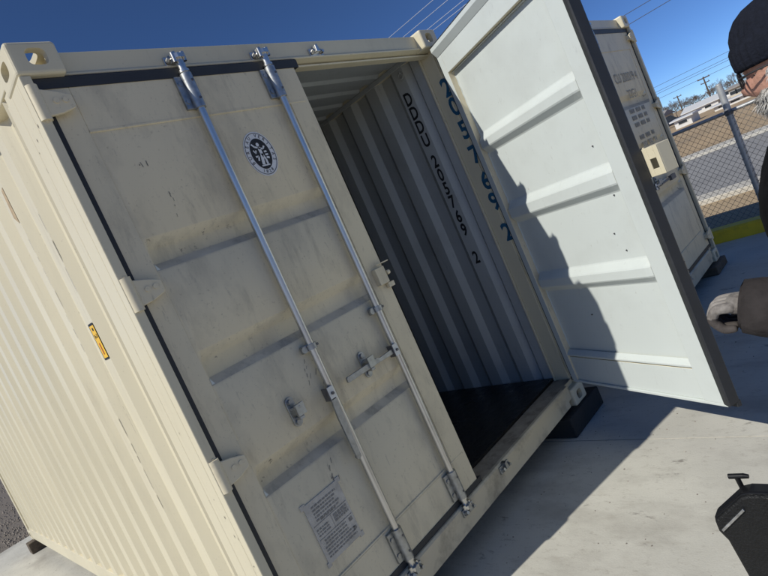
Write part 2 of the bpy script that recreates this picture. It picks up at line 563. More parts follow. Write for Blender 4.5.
def sheet(name, pts3_a, pts3_b, mats, parent, flip=False, thick=0.003):
    """ruled sheet between two matching polylines, solidified, inner paint on the back."""
    n = len(pts3_a)
    mb = MB()
    fs = [(i, i + 1, n + i + 1, n + i) for i in range(n - 1)]
    if flip:
        fs = [f[::-1] for f in fs]
    mb.add(pts3_a + pts3_b, fs)
    o = mb.build(name, mats, parent)
    sm = o.modifiers.new('solid', 'SOLIDIFY')
    sm.thickness = thick
    sm.offset = -1
    sm.material_offset = 1
    sm.material_offset_rim = 0
    return o

# ------------------------------------------------------------------ door leaf
PINX, PINY = 0.034, 0.004
DZ0, DZ1 = 0.178, 2.436
U0, U1 = 0.022, 1.168          # leaf edges measured from the hinge pin
YO, YI = 0.030, 0.078          # outer and inner face
CORR = ((1.722, 1.852), (1.258, 1.400), (0.787, 0.918))
PU0, PU1 = 0.118, 1.052         # panel between the stiles

def door_leaf(parent, right, angle, hardware):
    mir = right
    leaf = MB()
    def face_box(x0, x1, z0, z1, yo=YO, yi=YI):
        leaf.box(x0, x1, yo, yi, z0, z1)
        leaf.mi[-2] = leaf.mi[-2]
    # frame: hinge stile is narrower on its inner face
    leaf.prism([(U0, YO), (PU0, YO), (PU0, YI), (U0 + .045, YI), (U0 + .03, YI - .02), (U0, YI - .035)], 2, DZ0, DZ1)
    leaf.box(PU1, U1, YO, YI, DZ0, DZ1)
    leaf.box(PU0, PU1, YO, YI, 2.268, DZ1)
    leaf.box(PU0, PU1, YO, YI - .012, DZ0, 0.340)
    leaf.prism([(YI - .02, .3405), (YI - .002, .352), (YI - .002, .362), (YI - .030, .385), (YO + .014, .385), (YO + .014, .340)], 0, PU0, PU1)
    leaf.prism([(YI + .001, DZ1 - .052), (YI + .026, DZ1 - .012), (YI + .026, DZ1 + .012), (YI + .001, DZ1 + .012)], 0, U0 + .05, U1, 1)
    leaf.box(U0 + .05, U1, YO + .024, YI - .001, DZ0 - .016, DZ0 - .0005, 1)
    n_frame = len(leaf.f)
    frame_mb = leaf
    leaf = MB()
    # panel with pressed corrugations: outward face
    zz = [0.34]
    dd = [0.0]
    for a, b in reversed(CORR):
        for z, d in ((a - .004, 0), (a + .004, .004), (a + .034, .034), (a + .042, .038), (b - .046, .038), (b - .038, .034), (b - .004, .003), (b + .003, 0)):
            zz.append(z)
            dd.append(d)
    zz.append(2.27)
    dd.append(0)
    us = [PU0, PU0 + .004, PU0 + .022, PU1 - .10, PU1 - .05, PU1 - .016, PU1 - .006, PU1]
    mm = [0, 0, 1, 1, .93, .72, 0.0, 0]
    vs = []
    for z, d in zip(zz, dd):
        for u, m in zip(us, mm):
            vs.append((u, YO + .004 + d * m, z))
    nu = len(us)
    fs = []
    mi = []
    for j in range(len(zz) - 1):
        for i in range(nu - 1):
            fs.append((j * nu + i, j * nu + i + 1, (j + 1) * nu + i + 1, (j + 1) * nu + i))
    base = len(leaf.v)
    leaf.v += vs
    for f in fs:
        j = f[0] // nu
        leaf.f.append([base + i for i in f])
        leaf.mi.append(2 if dd[j + 1] > dd[j] + .01 else 0)
        leaf.sm.append(True)
    bk = [(v[0], v[1] + .004, v[2]) for v in vs]
    leaf.add(bk, [f[::-1] for f in fs], 1, False)
    panel_mb = leaf
    leaf = frame_mb
    # inner-facing faces carry the light grey paint
    for k, f in enumerate(leaf.f):
        p = [Vector(leaf.v[i]) for i in f]
        n = (p[1] - p[0]).cross(p[2] - p[0])
        ys_ = min(q.y for q in p)
        if leaf.mi[k] == 0 and n.length > 0:
            n.normalize()
            if n.y > .3 or (ys_ > YO + .0035 and n.y > -.2 and k < n_frame):
                leaf.mi[k] = 1
            elif abs(n.y) < .3 and min(q.x for q in p) < U0 + .002 and False:
                leaf.mi[k] = 1
    d = leaf.build('door', ['door_cream', 'inside'], parent, mir, bevel=0.0025)
    d.location = ((W - PINX) if right else PINX, PINY, 0)
    d.rotation_euler.z = angle
    S = lambda name, mb, mats, bevel=0.0: mb.build(name, mats, d, mir, bevel=bevel)
    S('panel', panel_mb, ['door_cream', 'inside', 'slope_tone'])
    # gasket all round the leaf
    g = MB()
    fe = U1 + .028
    g.prism([(YO - .004, DZ1 - .002), (YO + .03, DZ1 + .001), (YO + .03, DZ1 + .040), (YO + .002, DZ1 + .043), (YO - .006, DZ1 + .034)], 0, U0 - .012, fe)
    g.prism([(YO - .004, DZ0 + .002), (YO + .02, DZ0 - .002), (YO + .02, DZ0 - .024), (YO - .004, DZ0 - .027)], 0, U0 - .012, fe)
    g.prism([(U0 - .028, YO - .001), (U0 + .009, YO - .005), (U0 + .009, YI - .040), (U0 - .024, YI - .040)], 2, DZ0, DZ1)
    if right:
        g.prism([(U1 - .002, YO - .003), (fe - .004, YO - .003), (fe, YO + .004), (fe, YI + .012), (fe - .006, YI + .018), (U1 - .012, YI + .003), (U1 - .002, YI + .002)], 2, DZ0, DZ1)
    S('gasket', g, 'gasket')
    # trim beads on the outer face (weld seams)
    for z in (2.268, 0.345):
        m = MB()
        m.prism([(YO - .002, z - .003), (YO + .003, z - .006), (YO + .003, z + .006), (YO - .002, z + .003)], 0, PU0, U1 - .02)
        S('weld_seam', m, 'door_cream')
    # hinges
    for z in (2.375, 1.675, 0.972, 0.272):
        m = MB()
        m.cyl((-.008, .004, z - .062), (-.008, .004, z + .062), .020, n=14)
        m.cyl((-.008, .004, z - .068), (-.008, .004, z + .068), .008, n=8)
        m.prism([(-.008, z - .052), (.05, z - .045), (.096, z - .030), (.102, z - .022), (.102, z + .018), (.05, z + .036), (-.008, z + .050)], 1, -.006, .008)
        m.prism([(.02, z - .03), (.10, z - .02), (.10, z + .02), (.02, z + .03)], 1, .008, .0305)
        for uu in (.045, .075):
            m.cyl((uu, -.010, z), (uu, -.005, z), .010, n=8)
        S('hinge', m, 'door_cream', .003)
    # lock rods with brackets, cams, handles
    yr = 0.008
    for k, u in enumerate((0.570, 1.002)):
        if hardware == 'far' and right and k == 0:
            continue
        m = MB()
        m.cyl((u, yr, 0.135), (u, yr, 2.505), .0165, n=16)
        for z, s_ in ((2.505, 1), (0.135, -1)):
            # cam head: two hooked lobes
            m.prism([(u - .030, yr - .012), (u - .012, yr - .026), (u + .014, yr - .024), (u + .034, yr - .004), (u + .018, yr + .016), (u - .018, yr + .016)], 2, z - .006, z + .012)
            m.cyl((u - .022, yr - .008, z - .02), (u - .022, yr - .008, z + .02), .010, n=8)
            m.cyl((u + .022, yr - .006, z - .016), (u + .022, yr - .006, z + .022), .009, n=8)
        m.cyl((u, yr, 2.442), (u, yr, 2.452), .022, n=14)
        m.cyl((u, yr, 0.176), (u, yr, 0.186), .022, n=14)
        S('lock_rod', m, 'zinc')
        for z0, z1 in ((2.29, 2.436), (0.186, 0.332)):
            m = MB()
            m.box(u - .052, u - .014, yr + .008, YO + .001, z0 + .004, z1 - .004)
            m.box(u + .014, u + .034, yr + .010, YO + .001, z0 + .004, z1 - .004)
            m.cyl((u, yr, z0), (u, yr, z1), .0245, n=14)
            for zb in (z0 + .035, z1 - .035):
                m.cyl((u - .036, yr + .004, zb), (u - .036, yr + .012, zb), .011, n=6, smooth=False)
                m.cyl((u + .004, yr - .026, zb), (u + .004, yr - .02, zb), .006, n=8, mi=1)
            S('rod_bracket', m, ['zinc_dull', 'steel_dark'], .002)
        for z in (1.215, 1.74, 0.62) if False else (1.212,):
            m = MB()
            m.cyl((u, yr, z - .012), (u, yr, z + .012), .025, n=14)
            m.box(u - .045, u - .006, yr, YO + .001, z - .016, z + .016)
            m.cyl((u - .04, yr - .004, z), (u - .04, yr + .006, z), .014, n=10)
            m.cyl((u + .02, yr - .022, z), (u + .02, yr - .016, z), .006, n=8, mi=1)
            S('rod_guide', m, ['zinc_dull', 'steel_dark'], .002)
        # handle hub: folded plate with rivet
        z = 1.0
        m = MB()
        m.box(u - .040, u - .006, yr - .030, yr - .025, z - .028, z + .030)
        m.box(u - .043, u - .0385, yr - .030, yr + .010, z - .028, z + .030, 1)
        m.cyl((u - .022, yr - .037, z), (u - .022, yr - .03, z), .007, n=8, mi=1)
        S('handle_hub', m, ['hub', 'steel_dark'], .002)
        m = MB()
        if hardware == 'main' and k == 0:      # swung down along the rod
            pts = [(u - .024, yr - .024, z - .02), (u - .026, yr - .016, z - .08), (u - .034, yr - .02, z - .16), (u - .036, yr - .026, z - .28)]
            m.prism([(u - .040, z - .02), (u - .012, z - .02), (u - .014, z - .09), (u - .020, z - .30), (u - .044, z - .30), (u - .046, z - .10)], 1, yr - .030, yr - .018)
            m.cyl((u - .032, yr - .028, z - .29), (u - .032, yr - .016, z - .29), .014, n=10)
        else:                                   # lying out to the catch
            m.prism([(u - .03, z - .012), (u - .03, z + .014), (u - .13, z + .010), (u - .15, z + .018), (u - .345, z + .018), (u - .35, z + .012), (u - .35, z - .004), (u - .345, z - .008), (u - .14, z - .008)], 1, yr - .022, yr - .010)
        S('handle', m, 'zinc_dull', .002)
        # handle catch on a rounded base plate
        uc = u - .195
        m = MB()
        pl = []
        for i in range(20):
            t = 2 * math.pi * i / 20
            pl.append((uc + .022 * math.cos(t), z + (.042 if math.sin(t) > 0 else -.042) + .022 * math.sin(t) + .012))
        m.prism(pl, 1, YO - .006, YO + .001)
        m.cyl((uc, YO - .016, z + .055), (uc, YO - .004, z + .055), .012, n=8)
        m.cyl((uc, YO - .014, z - .032), (uc, YO - .004, z - .032), .013, n=8)
        m.box(uc - .012, uc + .012, YO - .05, YO - .004, z + .022, z + .034)
        m.prism([(uc - .014, YO - .052), (uc + .034, YO - .044), (uc + .034, YO - .034), (uc - .014, YO - .038)], 2, z - .008, z + .042)
        m.box(uc - .008, uc + .016, YO - .044, YO - .004, z - .022, z - .010)
        S('handle_catch', m, 'zinc_dull', .002)
    # lock tab on the free stile
    m = MB()
    m.box(U1 - .085, U1 - .020, YO - .028, YO + .001, 1.30, 1.385)
    m.box(U1 - .03, U1 + .012, YO - .022, YO - .002, 1.272, 1.297)
    m.cyl((U1 - .06, YO - .02, 1.40), (U1 + .03, YO - .02, 1.40), .004, n=6)
    m.cyl((U1 - .012, YO - .02, 1.345), (U1 + .006, YO - .02, 1.345), .012, n=8)
    S('lock_tab', m, 'door_cream', .004)
    return d

# ------------------------------------------------------------------ container
def container(loc, label, group, right_angle, hardware):
    root = empty('shipping_container', loc, label, 'container', group)
    P = lambda name, mb, mats, bevel=0.004: mb.build(name, mats, root, bevel=bevel)
    for sx in (0, 1):
        for sy in (0, 1):
            for sz in (0, 1):
                o = link('corner_casting', CAST, root)
                o.location = (W if sx else 0, L if sy else 0, H if sz else 0)
                o.scale = (-1 if sx else 1, -1 if sy else 1, 1 if sz else -1)
    for sx in (0, 1):
        X = (lambda a: W - a) if sx else (lambda a: a)
        B = lambda m, a, b, *r: m.box(min(X(a), X(b)), max(X(a), X(b)), *r)
        m = MB()                                  # door-end post: outer angle and inner channel
        B(m, .003, .040, .004, .052, CZ, H - CZ)
        B(m, .003, .048, .052, .150, CZ, H - CZ)
        B(m, .034, .058, .150, .165, CZ, H - CZ)
        B(m, .003, .034, .150, .232, CZ - .02, H - CZ)
        B(m, .010, .034, .180, .240, H - CZ, H - .05)
        B(m, .034, .048, .165, .240, CZ - .02, H - .05)
        for f in range(30, len(m.f)):
            m.mi[f] = 1
        P('corner_post', m, ['cream', 'inside_shaded'])
        m = MB()
        B(m, .003, .075, L - .12, L - .006, CZ, H - CZ)
        P('corner_post', m, 'cream')
        m = MB()
        B(m, .004, .055, CY - .01, L - CY + .01, H - .075, H - .012)
        B(m, .055, .064, CY - .01, L - CY + .01, H - .080, H - .048)
        for f in range(6, 12):
            m.mi[f] = 1
        P('top_rail', m, ['cream', 'inside_shaded'])
        m = MB()
        B(m, .006, .060, CY - .01, L - CY + .01, .016, .150)
        P('bottom_rail', m, 'cream')
        pr = corr_profile(.236, L - .13, .457, 0.007)
        a = [(X(d), y, .146) for d, y in pr]
        b = [(X(d), y, H - .066) for d, y in pr]
        sheet('side_wall', a, b, ['cream', 'inside_shaded'], root, flip=not sx)
        # lashing rings inside
        for y in (.34, 2.4):
            m = MB()
            m.tube([(X(.052), y + .02 * math.cos(t * math.pi / 5), H - .13 + .02 * math.sin(t * math.pi / 5)) for t in range(11)], .004, 5)
            m.sphere((X(.05), y, H - .108), .009, 8, 5)
            P('lashing_ring', m, 'inside_shaded', 0)
    # roof
    pts = []
    y = .02
    k = 0
    pr = [(0, .10)]
    while pr[-1][1] < L - .35:
        b = pr[-1][1]
        pr += [(0, b + .09), (.02, b + .105), (.02, b + .195), (0, b + .21)]
    pr.append((0, L - .03))
    a = [(.05, yy, H - .045 + d) for d, yy in pr]
    b = [(W - .05, yy, H - .045 + d) for d, yy in pr]
    sheet('roof_panel', a, b, ['cream', 'inside_shaded'], root, flip=True)
    # end wall
    pr = corr_profile(.08, W - .08, .2, 0)
    a = [(yy, L - .012 - d, .146) for d, yy in pr]
    b = [(yy, L - .012 - d, H - .06) for d, yy in pr]
    sheet('end_wall', a, b, ['cream', 'inside_shaded'], root, flip=True)
    m = MB()
    m.box(CX, W - CX, L - .07, L - .006, .016, .148)
    P('end_sill', m, 'cream')
    m = MB()
    m.box(CX, W - CX, L - .07, L - .006, H - .09, H - .014)
    P('end_header', m, 'cream')
    # floor boards
    m = MB()
    m.box(.05, W - .05, .165, L - .05, .150, .168)
    P('floor', m, 'floor', 0)
    # door header with rain lip, door sill with threshold
    m = MB()
    m.prism([(.052, H - .108), (.044, H - .106), (.044, H - .098), (.054, H - .090), (.054, H - .016), (.17, H - .016), (.17, H - .05), (.12, H - .124)], 0, CX - .004, W - CX + .004)
    m.box(.02, W - .02, .075, .13, H - .135, H - .125)
    P('door_header', m, 'cream', .003)
    m = MB()
    m.prism([(.014, .026), (.014, .140), (.022, .150), (.040, .152), (.040, .026)], 0, CX + .002, W - CX - .05)
    m.box(W - CX - .05, W - CX - .002, .018, .040, .060, .150)
    m.box(.048, W - .048, .040, .165, .040, .150)
    for f in range(len(m.f)):
        p = [Vector(m.v[i]) for i in m.f[f]]
        if min(q.z for q in p) > .139 and f > 6:
            m.mi[f] = 1
    P('door_sill', m, ['sill', 'sill_top'], .003)
    # cam keepers on header and sill
    for u in (.604, 1.036, W - 1.036):
        for z, s_ in ((H - .082, 1), (.118, -1)):
            m = MB()
            yy = .054 if s_ > 0 else .014
            m.box(u - .045, u + .045, yy - .010, yy + .002, z - .018, z + .020)
            m.cyl((u - .030, yy - .012, z), (u - .030, yy - .030, z + .006), .013, .009, n=8)
            m.cyl((u + .032, yy - .012, z), (u + .032, yy - .028, z), .012, .008, n=8)
            m.prism([(u - .012, z - .004), (u + .014, z - .004), (u + .006, z + .036), (u - .010, z + .030)], 1, yy - .030, yy)
            P('cam_keeper', m, 'zinc' if s_ > 0 else 'zinc_dull', .002)
    dl = door_leaf(root, False, 0.0, hardware)
    dr = door_leaf(root, True, right_angle, hardware if hardware != 'main' else 'plain')
    return root, dl, dr

Z1 = 0.13
OPEN = R(64.3)
c1, dl, dr = container((0, 0, Z1), 'cream shipping container with its right door swung open and a round white emblem', 'cream shipping containers', OPEN, 'main')
Z2 = 0.085
C2X, C2Y = 5.40 - W, -0.22
c2, el, er = container((C2X, C2Y, Z2), 'closed cream shipping container with grey stencilled numbers, standing behind the open white door', 'cream shipping containers', 0.0, 'far')

# ------------------------------------------------------------------ lettering and marks on the near container
def spread(chars, mtx_fn, size, bold, name, m_):
    for ch, t in chars:
        text_mb(ch, size, mtx_fn(t), bold).build(name, m_, c1)
# stencilled number running down a flat of the inner wall (faces -x; reading left-to-right is -y)
wx = W - .0475
def wall_fn(sx):
    return lambda z: frame((wx, .362, z), (0, -1, 0), (0, 0, 1)) @ Matrix.Diagonal((sx, 1, 1, 1))
col = [('D', 2.30), ('D', 2.20), ('D', 2.10), ('U', 2.00), ('2', 1.845), ('0', 1.745), ('5', 1.645), ('7', 1.545), ('6', 1.435), ('9', 1.335), ('2', 1.125)]
spread(col, wall_fn(0.74), .122, .003, 'stencilled_character', 'black_ink')
px_ = W - .0495
col = [('2', 2.22), ('0', 2.09), ('5', 1.93), ('7', 1.76), ('6', 1.575), ('9', 1.43), ('2', 1.215)]
spread(col, lambda z: frame((px_, .048, z), (0, -1, 0), (0, .08, 1)) @ Matrix.Diagonal((.85, 1, 1, 1)), .165, .0045, 'blue_digit', 'blue_ink')

# round emblem sticker on the closed door (door-local coordinates: origin at the pin)
ex, ez = 0.783 + .022 - PINX, 2.062
yo = YO + .0025
def oval_mb(rx, rz, y, n=48, hole=None):
    m = MB()
    o_ = [(ex + .9 * rx * math.cos(2 * math.pi * i / n), y, ez + rz * math.sin(2 * math.pi * i / n)) for i in range(n)]
    if hole:
        q_ = [(ex + .9 * hole[0] * math.cos(2 * math.pi * i / n), y, ez + hole[1] * math.sin(2 * math.pi * i / n)) for i in range(n)]
        m.add(o_ + q_, [(i, (i + 1) % n, (i + 1) % n + n, i + n) for i in range(n)])
    else:
        m.add(o_, [list(range(n))])
    return m
stk = oval_mb(.088, .103, yo)
st = stk.build('emblem_sticker', ['white_ink', 'black_ink'], dl)
ink = oval_mb(.082, .097, yo - .0012, hole=(.0795, .0945))
inn = oval_mb(.056, .071, yo - .0012)
ink.add(inn.v, inn.f)
def arc_text(txt, a0, a1, rx, rz, size, flip=False):
    for i, ch in enumerate(txt):
        t = R(a0 + (a1 - a0) * i / (len(txt) - 1))
        p = (ex + .9 * rx * math.cos(t), yo - .0012, ez + rz * math.sin(t))
        up = Vector((math.cos(t), 0, math.sin(t)))
        if flip:
            up = -up
        xax = Vector((up.z, 0, -up.x))
        if ch == ' ':
            continue
        m = text_mb(ch, size, frame(p, xax, up))
        ink.add(m.v, m.f)
arc_text('BUREAU VERITAS', 205, -25, .069, .083, .021)
arc_text('1828', 248, 292, .069, .083, .021, True)
struct(ink.build('emblem_print', 'black_ink', dl), 'stuff')
fig = MB()          # pale standing figure with scales, simplified
def strip(pts, w):
    for a, b in zip(pts[:-1], pts[1:]):
        a = Vector((a[0], a[1]))
        b = Vector((b[0], b[1]))
        n = (b - a).orthogonal().normalized() * w
        fig.add([(ex + q.x, yo - .0022, ez + q.y) for q in (a - n, b - n, b + n, a + n)], [(0, 1, 2, 3)])
strip([(0, .030), (.002, .0), (-.006, -.030), (-.010, -.050)], .0075)
strip([(.002, .0), (.012, -.028), (.012, -.050)], .005)
strip([(0, .026), (-.020, .034), (-.032, .048)], .004)
strip([(0, .024), (.020, .020), (.030, .032)], .004)
strip([(-.034, .020), (-.026, .004), (-.020, .018)], .003)
strip([(.018, .006), (.032, .006)], .004)
strip([(.018, -.008), (.034, -.008)], .004)
strip([(.020, -.020), (.034, -.024)], .005)
strip([(-.034, -.010), (-.018, -.010), (-.026, -.030)], .004)
strip([(-.022, -.054), (.022, -.054)], .003)
fig.add([(ex + .008 * math.cos(i * math.pi / 5), yo - .0022, ez + .042 + .009 * math.sin(i * math.pi / 5)) for i in range(10)], [list(range(10))])
struct(fig.build('emblem_figure', 'white_ink', dl), 'stuff')

# approval plate low on the closed door
def dpt(u, z, dy=0.0):
    return (u, YO + .0025 - dy, z)
pu0, pu1, pz0, pz1 = 0.262 - PINX + .004, 0.458 - PINX, 0.413, 0.672
m = MB()
m.box(pu0, pu1, YO - .001, YO + .0038, pz0, pz1)
m.box(pu0 - .012, pu0 + .012, YO - .0005, YO + .0038, pz1 - .014, pz1 + .008)
m.box(pu1 - .012, pu1 + .012, YO - .0005, YO + .0038, pz1 - .014, pz1 + .008)
m.box(pu0 - .008, pu0 + .012, YO - .0005, YO + .0038, pz0 - .010, pz0 + .01)
m.box(pu1 - .012, pu1 + .010, YO - .0005, YO + .0038, pz0 - .010, pz0 + .01)
m.build('approval_plate', 'plate', dl, bevel=.001)
m = MB()
rp = random.Random(11)
def bar(u0, u1, z, h, y=YO - .0022):
    m.add([(u0, y, z - h), (u1, y, z - h), (u1, y, z + h), (u0, y, z + h)], [(0, 1, 2, 3)])
def words(u0, u1, z, h):
    u = u0
    while u < u1:
        w = rp.uniform(.006, .022)
        bar(u, min(u + w, u1), z, h)
        u += w + .004
for k in range(5):
    words(pu0 + .03, pu1 - .03 - .01 * (k % 3), pz1 - .026 - k * .014, .0035)
bar(pu0 + .006, pu1 - .006, pz1 - .096, .0012)
words(pu0 + .05, pu1 - .06, pz1 - .088, .003)
for k in range(3):
    words(pu0 + .012, pu0 + .075, pz1 - .116 - k * .012, .003)
    words(pu0 + .105, pu1 - .012, pz1 - .110 - k * .012, .0045)
bar(pu0 + .094, pu0 + .0955, pz1 - .125, .028)
bar(pu0 + .006, pu1 - .006, pz1 - .155, .0012)
for k in range(6):
    words(pu0 + .016 + .01 * (k < 2), pu1 - .018 - .03 * (k < 3), pz1 - .168 - k * .0135, .003)
bar(pu1 - .03, pu1 - .012, pz1 - .172, .008)
bar(pu1 - .026, pu1 - .010, pz1 - .215, .007)
struct(m.build('plate_print', 'plate_ink', dl), 'stuff')

# yellow label on the long side (faces -x)
lx = .007 - .0025
m = MB()
def sq(y0, y1, z0, z1, dx=0.0, mi=0):
    m.add([(lx - dx, y0, z0), (lx - dx, y0, z1), (lx - dx, y1, z1), (lx - dx, y1, z0)], [(0, 1, 2, 3)], mi)
sq(.462, .524, 1.512, 1.672, 0, 1)
sq(.462, .514, 1.520, 1.662, .0012, 0)
m.build('yellow_label', ['yellow_sticker', 'black_ink', 'red_ink'], c1)
m = text_mb('2', .046, frame((lx - .0024, .487, 1.615), (0, 0, -1), (0, -1, 0)))
mm_ = MB()
mm_.add(m.v, m.f)
m = mm_
sq(.478, .492, 1.640, 1.652, .0024, 0)
sq(.484, .494, 1.535, 1.585, .0024, 1)
m.build('label_print', ['black_ink', 'red_ink'], c1)

# chipped paint along the corrugation edges of the long side
rc = random.Random(5)
m = MB()
for yc, za, zb in ((.459, 2.15, 1.80), (.737, 2.13, 1.55), (.606, 1.36, 1.15), (.737, 1.36, .84)):
    z = za
    while z > zb:
        ln = rc.uniform(.02, .13)
        w = rc.uniform(.0005, .0013)
        y_ = yc + rc.uniform(-.003, .003)
        x_ = .007 - .0016 + max(0, (yc - .60) * .53 if .6 < yc < .62 else 0)
        m.add([(x_, y_ - w, z), (x_, y_ + w, z - .1 * ln), (x_, y_ + w * .6, z - ln), (x_, y_ - w, z - .8 * ln)], [(0, 1, 2, 3)])
        z -= ln + rc.uniform(.002, .03)
struct(m.build('paint_chips', 'chip', c1), 'stuff')
m = MB()
m.add([(.0052, .745, 2.37), (.0052, .775, 2.36), (.0052, .79, 2.24), (.0052, .745, 2.20)], [(0, 1, 2, 3)])
m.build('paint_scuff', 'rust', c1)
# chips on the post and castings
m = MB()
for k in range(12):
    y_ = rc.uniform(.02, .14)
    z = rc.choice([rc.uniform(.3, 1.3), rc.uniform(.3, .9), rc.uniform(2.2, 2.45)])
    a = rc.uniform(.001, .003)
    b = rc.uniform(.003, .010)
    m.add([(.0016, y_ - a, z), (.0016, y_, z + b), (.0016, y_ + a, z), (.0016, y_, z - b)], [(0, 1, 2, 3)])
struct(m.build('paint_chips', 'chip', c1), 'stuff')
# scuffs and smears on the closed door
m = MB()
rs = random.Random(9)
for cu_, cz_, n_, su, sz, ang in ((.22, 1.735, 26, .06, .02, 0.2), (.30, 1.95, 7, .01, .09, 0), (.26, 2.12, 3, .02, .01, 0), (.62, 1.75, 12, .1, .012, .1),
                                  (.52, 1.12, 8, .02, .06, 0.4), (.42, .74, 14, .015, .07, .35), (.75, 1.28, 10, .1, .01, 0)):
    for k in range(n_):
        u = cu_ + rs.gauss(0, su)
        z = cz_ + rs.gauss(0, sz)
        a = rs.uniform(.0006, .0016)
        b = rs.uniform(.003, .012)
        sx = b * math.sin(ang + rs.uniform(-.3, .3))
        if not PU0 + .03 < u < .92:
            continue
        dcor = 0
        for (ca, cb) in CORR:
            if ca - .02 < z < cb + .02:
                dcor = None
        if dcor is None:
            continue
        y_ = YO + .0025
        m.add([(u - a + sx, y_, z + b), (u + a + sx, y_, z + b), (u + a - sx, y_, z - b), (u - a - sx, y_, z - b)], [(0, 1, 2, 3)])
struct(m.build('scuff_marks', 'grey_ink', dl), 'stuff')
for z in (2.262, ):
    m = MB()
    m.cyl((PU0, YI - .03, z), (PU1, YI - .03, z), .004, n=6)
    m.build('weld_bead', 'inside', dr, True)
for u in (PU0 + .003, PU1 - .003):
    m = MB()
    pts = [(u + .0015 * math.sin(k * 2.1), YO + .009, .40 + k * .02) for k in range(93)]
    m.tube(pts, .003, 5)
    m.build('weld_bead', 'inside', dr, True)
# bolts left in the open leaf
for u, z in ((0.965, 1.245), (0.87, 1.06), (0.905, .965), (.99, .295), (1.0, .235), (.46, .62), (0.955, 1.50)):
    m = MB()
    yb_ = YI if u > PU1 else YO + .008
    m.cyl((u, yb_ - .004, z), (u, yb_ + .004, z), .0042, n=8)
    m.cyl((u, yb_ + .004, z), (u + .002, yb_ + .009, z + .002), .0022, n=6)
    m.build('bolt', 'steel_dark', dr, True)

# lock box on the outside of the open leaf, reaching past its free edge
def cl2(x, y, z):
    return (x - C2X, y - C2Y, z - Z2)
bxx = 4.60 - C2X
m = MB()
ua, ub, za, zb = 1.150, 1.272, 1.268, 1.398
ya, yb = YO - .085, YO - .008
hu0, hu1, hz0, hz1 = 1.215, 1.250, 1.300, 1.345
for (a, b, c, e) in ((ua, hu0, za, zb), (hu1, ub, za, zb), (hu0, hu1, za, hz0), (hu0, hu1, hz1, zb)):
    m.box(a, b, yb - .006, yb, c, e)
m.box(ua, ub, ya, ya + .006, za, zb)
m.box(ub - .006, ub, ya + .006, yb - .006, za, zb)
m.box(ua, ub - .006, ya + .006, yb - .006, zb - .006, zb)
m.build('lock_box', 'cream', dr, True, bevel=.002)
m = MB()
m.box(bxx - .05, bxx + .33, -.018, -.004, .985, 1.0)
m.box(bxx + .2, bxx + .33, -.03, -.004, .97, 1.015)
m.build('lock_bar', 'steel_dark', c2)
def c2text(txt, size, x, z, sx=1.0, name='stencil'):
    m = text_mb(txt, size, frame((x - C2X, YO + PINY - .0022, z - Z2), (1, 0, 0), (0, 0, 1)) @ Matrix.Diagonal((sx, 1, 1, 1)))
    return m.build(name, 'faint_ink', c2)
c2text('CU 200019 4', .125, 4.86, 2.09, .9)
c2text('22G1', .115, 4.86, 1.93, 1.0)
m = MB()
rw = random.Random(4)
for k, z in enumerate((1.78, 1.715, 1.65, 1.53, 1.465, 1.40)):
    for wd in range(3):
        x = 4.62 + wd * .17
        for i in range(3 if wd < 2 else 2):
            xa = x + i * .042 - C2X
            zc = z - Z2
            y_ = YO + PINY - .0022
            # small stencil blocks too worn to read
            m.add([(xa, y_, zc - .02), (xa + .026, y_, zc - .02), (xa + .026, y_, zc + .02), (xa, y_, zc + .02)], [(0, 1, 2, 3)])
struct(m.build('worn_stencil', 'faint_ink', c2), 'stuff')

# ------------------------------------------------------------------ bearing blocks
def block(x0, x1, y0, y1, z0, z1, label, m_='wood', group='support blocks under the containers'):
    mb = MB()
    cx, cy = (x0 + x1) / 2, (y0 + y1) / 2
    mb.box(x0 - cx, x1 - cx, y0 - cy, y1 - cy, 0, z1 - z0)
    o = mb.build('support_block', m_, bevel=.008)
    o.location = (cx, cy, z0)
    return tag(o, label, 'block', group)
block(2.10, 2.56, -.02, .34, .001, Z1 - .001, 'black block under the corner of the near container beside the open door', 'rub_block')
block(-.10, .20, -.06, .30, .001, Z1 - .001, 'black block under the emblem door corner of the near container', 'rub_block')
block(-.07, .30, L - .22, L - .06, .001, Z1 - .001, 'dark timber block under the rear corner of the long cream side')
block(W - .25, W + .05, L - .22, L - .03, .001, Z1 - .001, 'dark timber block under the hidden rear corner of the near container')
block(5.05, 5.45, C2Y - .03, C2Y + .26, .001, Z2 - .001, 'black block under the closed container beside the yellow kerb', 'wood')
block(C2X - .02, C2X + .3, C2Y + .02, C2Y + .26, .001, Z2 - .001, 'dark timber block under the closed container near the open door')
block(C2X - .02, C2X + .3, C2Y + L - .24, C2Y + L - .03, .001, Z2 - .001, 'dark timber block under the far rear corner of the closed container')
block(5.1, 5.44, C2Y + L - .24, C2Y + L - .03, .001, Z2 - .001, 'dark timber block at the kerb side rear of the closed container')

mb = MB()
rg = random.Random(31)
for k in range(240):
    x, y = rg.uniform(.2, 4.2), -abs(rg.gauss(0, .55)) - .02
    r = rg.uniform(.0015, .0055) * (1.6 if rg.random() < .06 else 1)
    mb.add([(x + r, y, .0005), (x, y + r * .8, .0005), (x - r, y, .0005), (x, y - r * .9, .0005), (x + r * rg.uniform(-.4, .4), y, r * rg.uniform(.6, 1.1))], [(0, 1, 4), (1, 2, 4), (2, 3, 4), (3, 0, 4)])
o = struct(mb.build('grit', 'stone'), 'stuff')
o['label'] = 'loose grit scattered on the concrete before the near container'

